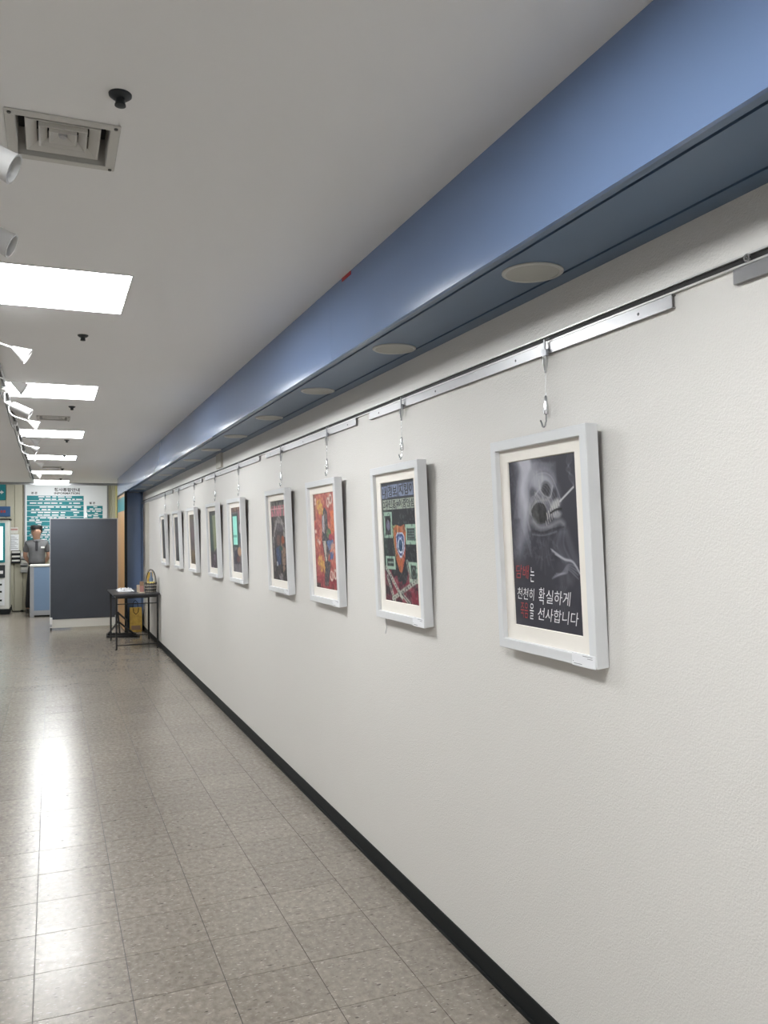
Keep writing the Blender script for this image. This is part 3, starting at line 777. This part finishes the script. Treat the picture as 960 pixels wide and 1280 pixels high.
# ------------------------------------------------------------------ table and what is around it
TX0, TX1, TY0, TY1, TZ = .785, 1.340, 11.48, 12.62, .715
t = thing('side_table', ((TX0 + TX1) / 2, (TY0 + TY1) / 2, 0), 'black metal side table with dark top against the white wall', 'table')
MB().bbox(TX0 - .03, TX1 + .018, TY0 - .03, TY1 + .03, TZ, TZ + .022, .004).build('table_top', 'table_top', t)
for x in (TX0 + .012, TX1 - .012):
    for y in (TY0 + .012, TY1 - .012):
        lg = MB().bar((x, y, .012), (x, y, TZ), .024).build('leg', 'table_black', t)
        MB().lathe([(.014, 0), (.014, .012)], (x, y, 0), n=10).build('foot', 'base_black', lg)
for y in (TY0 + .012, TY1 - .012):
    MB().bar((TX0 + .02, y, TZ - .015), (TX1 - .02, y, TZ - .015), .02, .03).build('apron', 'table_black', t)
    MB().bar((TX0 + .02, y, TZ - .11), (TX1 - .02, y, TZ - .11), .012).build('stretcher', 'table_black', t)
    MB().bar((TX0 + .02, y, .06), (TX1 - .02, y, .06), .014).build('stretcher', 'table_black', t)
for x in (TX0 + .012, TX1 - .012):
    MB().bar((x, TY0 + .02, TZ - .015), (x, TY1 - .02, TZ - .015), .02, .03).build('apron', 'table_black', t)
TT = TZ + .022
# crumpled sheet
c = MB(); nx, ny = 14, 18; vs_ = []
for j in range(ny):
    for i in range(nx):
        x = .865 + .20 * i / (nx - 1); y = 11.95 + .5 * j / (ny - 1)
        e = min(i, nx - 1 - i, j, ny - 1 - j)
        h = .004 + (.014 + .022 * abs(math.sin(i * 1.3 + j * .7) * math.cos(j * .9 - i * .4))) * min(1, e / 2)
        vs_.append((x + .012 * math.sin(j * 1.7), y + .012 * math.sin(i * 1.9), TT + h))
fs_ = [(j * nx + i, j * nx + i + 1, (j + 1) * nx + i + 1, (j + 1) * nx + i) for j in range(ny - 1) for i in range(nx - 1)]
n0 = len(vs_); vs_ += [(p[0], p[1], TT + .001) for p in vs_]
edge = [(0, i) for i in range(nx)] + [(j, nx - 1) for j in range(1, ny)] + [(ny - 1, i) for i in range(nx - 2, -1, -1)] + [(j, 0) for j in range(ny - 2, 0, -1)]
ei = [j * nx + i for j, i in edge]
fs_ += [(ei[k], ei[(k + 1) % len(ei)], ei[(k + 1) % len(ei)] + n0, ei[k] + n0) for k in range(len(ei))]
c.add(vs_, fs_)
tag(c.build('plastic_sheet', 'white_cloth', None, True), 'crumpled pale plastic sheet on the black table', 'sheet')
# basket
bx, by = 1.262, 11.72
t = thing('gift_basket', (bx, by, TT), 'dark woven basket with looped handles on the table', 'basket')
for k in range(6):
    z = TT + .012 + k * .021; r = .066 + .0022 * k
    pts = [(bx + r * math.cos(a), by + r * 1.15 * math.sin(a), z + .0025 * math.sin(a * 9 + k * math.pi)) for a in [2 * math.pi * i / 40 for i in range(41)]]
    MB().tube(pts, .009, 6).build('weave', 'wicker_dark' if k % 2 else 'wicker_light', t, True)
MB().lathe([(.062, 0), (.064, .006), (.0, .007)], (bx, by, TT)).build('basket_base', 'wicker_dark', t)
st = MB()
for i in range(16):
    a = 2 * math.pi * i / 16; st.tube([(bx + .07 * math.cos(a), by + .08 * math.sin(a), TT + .002), (bx + .082 * math.cos(a), by + .093 * math.sin(a), TT + .135)], .0035, 5)
st.build('stakes', 'wicker_dark', t)
for dy in (-.06, .06):
    pts = [(bx + .066 * math.cos(math.pi * i / 16), by + dy, TT + .12 + .19 * math.sin(math.pi * i / 16)) for i in range(17)]
    MB().tube(pts, .0055, 8).build('handle', 'wicker_light' if dy > 0 else 'wicker_dark', t, True)
tag(MB().lathe([(.028, 0), (.03, .02), (.027, .16), (.014, .2), (.012, .235), (.016, .24), (.006, .255)], (bx + .006, by + .005, TT + .02), n=18).build('wrapped_bottle', 'pack_blue', None, True), 'slate blue wrapped pack standing up in the basket', 'pack')
pk = MB()
for k in range(8):
    a = 2 * math.pi * k / 8
    pk.lathe([(.018, 0), (.022, .012), (.01, .028)], (bx + .036 * math.cos(a), by - .01 + .036 * math.sin(a), TT + .118), n=8)
tag(pk.build('tissue_filling', 'pale_yellow', None, True), 'pale yellow tissue filling at the basket rim', 'tissue')
tag(MB().bbox(bx - .035, bx + .04, by + .112, by + .125, TT, TT + .27, .004).build('yellow_packet', 'yellow_paper'), 'yellow packet standing upright behind the basket', 'packet')
# leaning cards left of the basket
def leaning(x, y, wd, ht, m_, label, lean=.2, name='greeting_card'):
    o = MB().box(-wd / 2, wd / 2, -.004, .004, 0, ht).build(name, m_, None, origin=(0, 0, 0))
    o.location = (x, y, TT + .0015); o.rotation_euler = (-lean, 0, .15); tag(o, label, 'card')
leaning(1.152, 11.74, .055, .15, 'brown_card', 'small upright brown card beside the basket')
leaning(1.142, 11.69, .05, .09, 'pink_card', 'small reddish card leaning beside the basket')
leaning(1.112, 11.80, .05, .10, 'cream_card', 'small cream card leaning beside the basket')
tag(MB().bbox(1.09, 1.17, 11.55, 11.64, TT, TT + .012, .003).build('flat_box', 'cream_card'), 'thin cream flat box lying at the front of the table', 'box')
# yellow bag below
gx, gy = 1.235, 13.62
t = thing('shopping_bag', (gx, gy, 0), 'yellow paper shopping bag with dark handles behind the table', 'bag')
rg = lambda hw, hd, z: [(gx - hw, gy - hd, z), (gx + hw, gy - hd, z), (gx + hw, gy + hd, z), (gx - hw, gy + hd, z)]
MB().loft([rg(.088, .05, 0), rg(.092, .052, .12), rg(.09, .046, .26), rg(.09, .038, .38), rg(.088, .036, .38), rg(.086, .046, .02)], caps=True).build('bag_body', 'yellow_paper', t)
for s in (-1, 1):
    MB().tube([(gx - .04, gy + s * .04, .37), (gx - .035, gy + s * .045, .31 if s < 0 else .45), (gx, gy + s * .05, .275 if s < 0 else .49), (gx + .035, gy + s * .045, .31 if s < 0 else .45), (gx + .04, gy + s * .04, .37)], .006, 6).build('handle', 'base_black', t, True)
lbl = MB().box(gx - .07, gx + .07, gy - .0545, gy - .0525, .03, .10).build('bag_print', 'brown_card', t)
# black folded easel
t = thing('folded_easel', (.97, 13.1, 0), 'black folded metal stand with triangular braces behind the table', 'stand')
for a, b in (((.77, 12.98, .014), (1.2, 12.8, .014)), ((.80, 13.35, .014), (1.18, 13.25, .014)), ((.77, 12.98, .014), (.80, 13.35, .014)), ((1.2, 12.8, .014), (1.18, 13.25, .014)), ((.78, 13.1, .03), (1.19, 13.0, .03))):
    MB().bar(a, b, .035, .028).build('base_bar', 'table_black', t)
MB().bar((.96, 13.15, .02), (.935, 13.2, .36), .024).build('upright', 'table_black', t)
for a, b in (((.935, 13.2, .35), (1.07, 13.1, .22)), ((.93, 13.18, .22), (1.15, 12.98, .04)), ((.94, 13.18, .22), (.79, 13.05, .05)), ((1.07, 13.1, .22), (1.06, 13.05, .03))):
    MB().bar(a, b, .02).build('brace', 'table_black', t)

# ------------------------------------------------------------------ partition screen
SX0, SX1, SY = -.03, 1.03, 14.5
t = thing('partition_screen', ((SX0 + SX1) / 2, SY, 0), 'dark grey fabric partition screen on castors', 'screen')
MB().bbox(SX0 + .012, SX1 - .012, SY - .014, SY + .014, .165, 1.80, .004).build('fabric_panel', 'partition_fabric', t)
MB().box(SX0, SX0 + .014, SY - .018, SY + .018, .05, 1.815).box(SX1 - .014, SX1, SY - .018, SY + .018, .05, 1.815).box(SX0 + .014, SX1 - .014, SY - .018, SY + .018, 1.80, 1.815).build('frame', 'metal_grey', t)
MB().box(SX0 + .014, SX1 - .014, SY - .008, SY + .008, .028, .165).build('kick_panel', 'panel_white', t)
for x in (SX0 + .02, SX1 - .03):
    br = MB().bbox(x - .018, x + .022, SY - .03, SY - .015, .09, .2, .006).build('foot_bracket', 'white_plastic', t)
    ft_ = MB().bar((x, SY - .17, .075), (x, SY + .17, .075), .03, .025).build('foot', 'metal_grey', t)
    for s in (-1, 1):
        MB().lathe([(.026, -.011), (.028, -.006), (.028, .006), (.026, .011)], (x, SY + s * .15, .028), (1, 0, 0), 18).build('castor', 'base_black', ft_, True)
        MB().box(x - .016, x + .016, SY + s * .15 - .018, SY + s * .15 + .018, .045, .064).build('castor_fork', 'white_plastic', ft_)
cl = thing('card_clip', (.53, SY, 1.815), 'small white clip card standing on the partition top', 'clip')
MB().bbox(.512, .548, SY - .004, SY + .004, 1.815, 1.905, .002).build('card', 'white_plastic', cl)
MB().box(.518, .542, SY - .006, SY + .006, 1.815, 1.83).build('clip', 'metal_grey', cl)

# ------------------------------------------------------------------ reception corner
t = thing('reception_counter', (-.05, 17.2, 0), 'blue fronted grey counter in front of the guard', 'counter')
MB().box(-.37, .35, 17.0, 17.5, .03, .95).build('body', 'metal_grey', t)
MB().box(-.31, .33, 16.985, 17.0, .12, .94).build('front_panel', 'counter_blue', t)
MB().box(-.38, -.31, 16.975, 17.0, .0, .95).build('side_post', 'metal_grey', t)
MB().box(-.31, .35, 16.98, 17.0, .035, .12).build('toe_panel', 'metal_grey', t)
MB().box(-.30, .34, 17.01, 17.45, 0, .03).build('plinth', 'base_black', t)
MB().bbox(-.385, .36, 16.97, 17.52, .95, .985, .006).build('counter_top', 'panel_white', t)

KX0, KX1, KY0, KY1 = -1.42, -.775, 17.85, 18.5
t = thing('service_kiosk', ((KX0 + KX1) / 2, 18.15, 0), 'white self service kiosk with a glowing screen', 'kiosk')
MB().bbox(KX0, KX1, KY0 + .02, KY1, .1, 1.86, .01).build('cabinet', 'panel_white', t)
MB().box(KX0 - .02, KX1 + .02, KY0 + .0, KY1, 1.86, 1.885).build('top_trim', 'base_black', t)
bz = MB().bbox(KX0 + .05, KX1 - .075, KY0, KY0 + .02, 1.02, 1.80, .006).build('bezel', 'teal', t)
MB().box(KX0 + .09, KX1 - .115, KY0 - .003, KY0 + .001, 1.07, 1.73).build('display', 'screen_glow', bz)
sp = MB().bbox(KX0 + .05, KX1 - .075, KY0 - .005, KY0 + .02, .72, .97, .006).build('slot_panel', 'dark_metal', t)
MB().bbox(KX1 - .20, KX1 - .11, KY0 - .02, KY0 - .004, .80, .86, .004).build('card_reader', 'white_plastic', sp)
lp = MB().box(KX0 + .05, KX1 - .085, KY0 + .01, KY0 + .02, .18, .69).build('lower_door', 'sign_white', t)
for z in (.26, .43, .57):
    MB().box(KX1 - .22, KX1 - .13, KY0 + .004, KY0 + .01, z, z + .035).build('slot', 'base_black', lp)
MB().box(KX0 + .01, KX1 + .01, KY0 - .01, KY1, 0, .1).build('plinth', 'base_black', t)

# paper notices and leaflet racks on the far wall
YW = YE - .016
t = thing('paper_notice', (-.70, YW, 1.24), 'white printed paper notice beside the kiosk', 'notice')
MB().box(-.80, -.625, YW - .006, YW - .002, 1.245, 1.575).build('sheet', 'sign_white', t)
pb = MB()
for k in range(9): pb.box(-.785, -.64 - .03 * (k % 3), YW - .0075, YW - .006, 1.28 + k * .03, 1.29 + k * .03)
pb.build('print', 'ink_grey', t)
t = thing('paper_notice', (-.72, YW, 1.59), 'pinkish topped small notice above the white sheet', 'notice')
MB().box(-.81, -.64, YW - .006, YW - .002, 1.59, 1.72).build('sheet', 'panel_white', t)
MB().box(-.80, -.65, YW - .0075, YW - .006, 1.66, 1.69).build('print', 'pink_card', t)
def rack(x0, x1, z0, z1, n, m1, label):
    t = thing('leaflet_rack', ((x0 + x1) / 2, YW - .04, z0), label, 'rack')
    MB().box(x0, x1, YW - .012, YW - .002, z0, z1).build('back_plate', m1, t)
    h = (z1 - z0) / n
    for k in range(n):
        z = z0 + k * h
        MB().box(x0, x1, YW - .06, YW - .012, z, z + .012).box(x0, x1, YW - .06, YW - .054, z, z + h * .45).build('pocket', m1, t)
        MB().box(x0 + .01, x1 - .01, YW - .05, YW - .02, z + .013, z + h * .85).build('leaflet', 'panel_white', t)
rack(-.765, -.595, .98, 1.24, 3, 'dark_metal', 'dark three tier leaflet rack on the far wall')
rack(-.59, -.45, .78, 1.20, 3, 'grey_plastic', 'pale grey leaflet rack behind the guard')
t = thing('floor_cable', (-.7, 18.4, 0), 'black cable with a plug on the floor by the kiosk', 'cable')
MB().tube([(-.76, 18.45, .14), (-.752, 18.4, .05), (-.73, 18.35, .012), (-.66, 18.33, .012), (-.57, 18.34, .012)], .009, 6).build('cord', 'base_black', t, True)
MB().bbox(-.585, -.53, 18.315, 18.365, .0, .035, .006).build('plug', 'base_black', t)

# wall signs
t = thing('direction_sign', (-.95, YW, 2.28), 'teal square sign with a white arrow high on the far wall', 'sign')
MB().bbox(-1.2, -.875, YW - .02, YW - .002, 2.28, 2.60, .004).build('plate', 'teal', t)
MB().box(-1.08, -.945, YW - .022, YW - .02, 2.425, 2.455).add([(-.96, YW - .022, 2.40), (-.96, YW - .022, 2.48), (-.905, YW - .022, 2.44)], [(0, 1, 2)]).build('arrow', 'white_ink', t)
t = thing('notice_sign', (-.95, YW, 1.94), 'small dark blue sign with red print above the kiosk', 'sign')
MB().bbox(-1.2, -.785, YW - .02, YW - .002, 1.94, 2.15, .004).build('plate', 'sign_blue', t)
MB().box(-.97, -.93, YW - .022, YW - .02, 2.02, 2.07).box(-.915, -.875, YW - .022, YW - .02, 2.02, 2.07).box(-1.08, -1.0, YW - .022, YW - .02, 2.02, 2.07).build('print', 'red_ink', t)

# information board
IX0, IX1, IZ0, IZ1, IY = -.505, 1.10, 1.24, 2.60, YW - .03
t = thing('information_board', ((IX0 + IX1) / 2, IY, IZ0), 'large white floor guide board with teal rows behind the guard', 'sign board')
MB().bbox(IX0, IX1, IY, IY + .028, IZ0, IZ1, .004).build('board', 'sign_white', t)
MB().box(IX0 - .02, IX0, IY - .006, IY + .028, IZ0, IZ1).box(IX1, IX1 + .03, IY - .006, IY + .028, IZ0, IZ1).build('edge_frame', 'aluminium', t)
pl = lambda x, z: (lambda a, b: (x + a, IY - .004, z + b))
text_mb('청사종합안내', pl(.05, 2.465), .50, .075, .03).build('title', 'ink', t)
text_mb('INFORMATION', pl(.05, 2.405), .50, .045, .03).build('subtitle', 'ink', t)
text_mb('본 관', pl(-.39, 2.405), .115, .05, .03).build('heading', 'ink', t)
text_mb('별 관', pl(.745, 2.20), .115, .05, .03).build('heading', 'ink', t)
rows = [(2.275, 2.375), (2.175, 2.265), (2.06, 2.165), (1.945, 2.05), (1.845, 1.935), (1.745, 1.835), (1.645, 1.735), (1.545, 1.635), (1.445, 1.535), (1.345, 1.435)]
def words(mb, x0, x1, z0, z1, lines, seed):
    r = random.Random(seed)
    for ln in range(lines):
        zc = z1 - (z1 - z0) * (ln + .5) / lines; x = x0 + r.uniform(.02, .25); h = min(.024, (z1 - z0) / lines * .5)
        while x < x1 - .12:
            w_ = r.uniform(.05, .14)
            if r.random() < .85: mb.box(x, min(x + w_, x1 - .02), IY - .0065, IY - .0055, zc - h / 2, zc + h / 2)
            x += w_ + r.uniform(.015, .04)
    return mb
for k, (a, b) in enumerate(rows):
    o = MB().bbox(-.475, .63, IY - .0055, IY, a, b, .002).build('directory_row', 'teal', t)
    words(MB(), -.47, .62, a, b, 1 if k in (1,) else 2, k).build('print', 'white_ink', o)
for k, (a, b) in enumerate([(2.08, 2.165), (1.985, 2.07), (1.89, 1.975), (1.795, 1.88)]):
    o = MB().bbox(.69, 1.01, IY - .0055, IY, a, b, .002).build('directory_row', 'teal', t)
    words(MB(), .68, 1.0, a, b, 2, 30 + k).build('print', 'white_ink', o)
# pale yellow door jamb
tag(MB().box(1.27, W, YE - .12, YE - .016, 0, ZL).build('trim_6', 'yellow_trim'), kind='structure')

# ------------------------------------------------------------------ the guard
def skin_mesh(name, nodes, edges, m_, parent, sub=2, root=0):
    """nodes: (x, y, z, rx, ry) joints; grows one continuous surface around the skeleton"""
    me = bpy.data.meshes.new(name)
    me.from_pydata([n[:3] for n in nodes], edges, [])
    o = bpy.data.objects.new(name, me); COL.objects.link(o)
    md = o.modifiers.new('skin', 'SKIN'); md.use_smooth_shade = True
    if not me.skin_vertices: me.attributes.new('skin_modifier', 'SKIN', 'POINT') if False else None
    bpy.context.view_layer.objects.active = o
    if not me.skin_vertices: bpy.ops.mesh.customdata_skin_add()
    for i, n in enumerate(nodes):
        me.skin_vertices[0].data[i].radius = (n[3], n[4]); me.skin_vertices[0].data[i].use_root = (i == root)
    sb = o.modifiers.new('sub', 'SUBSURF'); sb.levels = sub; sb.render_levels = sub
    dg = bpy.context.evaluated_depsgraph_get(); dg.update()
    em = bpy.data.meshes.new_from_object(o.evaluated_get(dg), depsgraph=dg)
    bpy.data.objects.remove(o)
    em.materials.clear(); em.materials.append(MATS[m_]); em.shade_smooth()
    r = bpy.data.objects.new(name, em); COL.objects.link(r); r.parent = parent; r['_o'] = (0, 0, 0)
    return r
G = thing('person', (-.275, 18.0, 0), 'guard in dark cap and grey polo shirt standing behind the counter, hands behind back', 'person', local=True)
# body: pelvis, spine, neck, head; arms bent behind the back; legs apart (front is -y)
N = [(0, 0, .93, .105, .08), (0, 0, 1.08, .10, .075), (0, 0, 1.25, .12, .085), (0, .01, 1.37, .085, .06), (0, .005, 1.455, .054, .054), (-.005, -.016, 1.53, .07, .08),
     (-.012, -.02, 1.61, .108, .122), (-.012, -.012, 1.70, .10, .115),
     (-.17, .02, 1.375, .052, .052), (-.225, .07, 1.13, .045, .045), (-.12, .15, .98, .034, .034), (-.03, .165, .95, .03, .04),
     (.17, .02, 1.375, .052, .052), (.225, .07, 1.13, .045, .045), (.12, .16, .965, .034, .034), (.03, .175, .94, .03, .04),
     (-.09, 0, .84, .085, .09), (-.125, .005, .48, .06, .062), (-.155, .015, .12, .042, .045), (-.165, -.03, .06, .038, .035),
     (.09, 0, .84, .085, .09), (.115, .005, .48, .06, .062), (.135, .015, .12, .042, .045), (.145, -.03, .06, .038, .035)]
Ed = [(0, 1), (1, 2), (2, 3), (3, 4), (4, 5), (5, 6), (6, 7), (3, 8), (8, 9), (9, 10), (10, 11), (3, 12), (12, 13), (13, 14), (14, 15), (0, 16), (16, 17), (17, 18), (18, 19), (0, 20), (20, 21), (21, 22), (22, 23)]
skin_mesh('body', N, Ed, 'skin', G)
# fingers of the clasped hands behind the back
for sx in (-1, 1):
    for k in range(4):
        z = .975 - k * .02; x = sx * .02
        MB().tube([(x, .185, z), (x - sx * .035, .205, z - .004), (x - sx * .062 + .004 * k * sx, .198, z - .01)], [.0095, .0088, .007], 7).build('finger', 'skin', G, True)
    MB().tube([(sx * .045, .19, .985), (sx * .02, .212, 1.0), (-sx * .012, .215, .995)], [.011, .0098, .008], 7).build('thumb', 'skin', G, True)
S = [(0, 0, .93, .185, .14), (0, 0, 1.08, .165, .125), (0, -.002, 1.25, .172, .124), (0, .01, 1.385, .145, .105), (0, .006, 1.475, .082, .078),
     (-.165, .02, 1.385, .078, .076), (-.21, .055, 1.2, .072, .07), (.165, .02, 1.385, .078, .076), (.21, .055, 1.2, .072, .07)]
skin_mesh('polo_shirt', S, [(0, 1), (1, 2), (2, 3), (3, 4), (3, 5), (5, 6), (3, 7), (7, 8)], 'shirt_grey', G)
T = [(0, 0, .88, .165, .13), (-.09, 0, .82, .098, .1), (-.125, .005, .48, .078, .078), (-.155, .012, .065, .068, .07), (.09, 0, .82, .098, .1), (.115, .005, .48, .078, .078), (.135, .012, .065, .068, .07), (0, 0, 1.0, .155, .12)]
skin_mesh('trousers', T, [(0, 1), (1, 2), (2, 3), (0, 4), (4, 5), (5, 6), (0, 7)], 'trousers', G)
MB().lathe([(.150, 0), (.154, .006), (.154, .034), (.150, .04)], (0, 0, .955), n=28).xform(Matrix.Scale(.78, 4, (0, 1, 0))).build('belt', 'base_black', G, True)
for x in (-.165, .145):
    MB().loft([[(x + a * w_, -.03 + b, z) for a, b in ((-1, .09), (-1.05, 0), (-.9, -.09), (-.45, -.13), (.45, -.13), (.9, -.09), (1.05, 0), (1, .09), (.4, .11), (-.4, .11))] for z, w_ in ((.0, .045), (.02, .048), (.05, .042), (.085, .03))]).build('shoe', 'shoe', G, True)
# collar, placket, badge
MB().lathe([(.088, 0), (.092, .012), (.072, .045), (.064, .047)], (0, .002, 1.43), (0, -.15, 1), 20, caps=False).build('collar', 'shirt_grey', G, True)
MB().bbox(-.022, .022, -.136, -.07, 1.24, 1.44, .008).build('placket', 'shirt_dark', G)
MB().bbox(.075, .145, -.136, -.118, 1.29, 1.325, .004).build('name_badge', 'white_plastic', G)
# head turned towards image left: hair, cap with peak, ears, nose, mouth, eyes
Hc = Matrix.Translation((-.012, -.014, 1.62)) @ Matrix.Rotation(math.radians(-48), 4, 'Z')
def head(mb, name, m_, smooth=True): return mb.xform(Hc).build(name, m_, G, smooth)
def ellipsoid(c, r, n=16, k=10, z0=-1, z1=1):
    pr_ = []
    rings = []
    for i in range(k + 1):
        z = z0 + (z1 - z0) * i / k; q = math.sqrt(max(1e-4, 1 - z * z))
        rings.append([(c[0] + r[0] * q * math.cos(2 * math.pi * j / n), c[1] + r[1] * q * math.sin(2 * math.pi * j / n), c[2] + r[2] * z) for j in range(n)])
    return MB().loft(rings)
head(ellipsoid((0, .032, .03), (.098, .100, .085), 20, 8, -.75, .6), 'hair', 'hair')
head(MB().loft([[(rx * math.cos(a), .005 + ry * math.sin(a), z) for a in [2 * math.pi * j / 24 for j in range(24)]] for rx, ry, z in ((.090, .106, .03), (.098, .116, .05), (.104, .122, .09), (.094, .11, .122), (.05, .06, .138))]), 'cap', 'hair')
head(MB().loft([[(.085 * math.cos(a), -.07 + .095 * -abs(math.sin(a)) , .048 + dz - .012 * abs(math.sin(a))) for a in [math.pi * j / 12 for j in range(13)]] + [] for dz in (0, .008)]), 'cap_peak', 'hair')
head(MB().loft([[(-.014, -.085, -.03), (.014, -.085, -.03), (0, -.085, -.03)], [(-.016, -.128, -.026), (.016, -.128, -.026), (0, -.132, -.02)], [(-.007, -.095, .02), (.007, -.095, .02), (0, -.104, .022)]]), 'nose', 'skin')
head(ellipsoid((0, -.096, -.055), (.024, .016, .007)), 'mouth', 'pink_card')
for s in (-1, 1):
    head(ellipsoid((s * .034, -.098, .012), (.014, .012, .007)), 'eye', 'hair')
    head(ellipsoid((s * .098, .01, -.005), (.012, .022, .032)), 'ear', 'skin')

# tidy helper data
for o in bpy.data.objects:
    if '_o' in o: del o['_o']
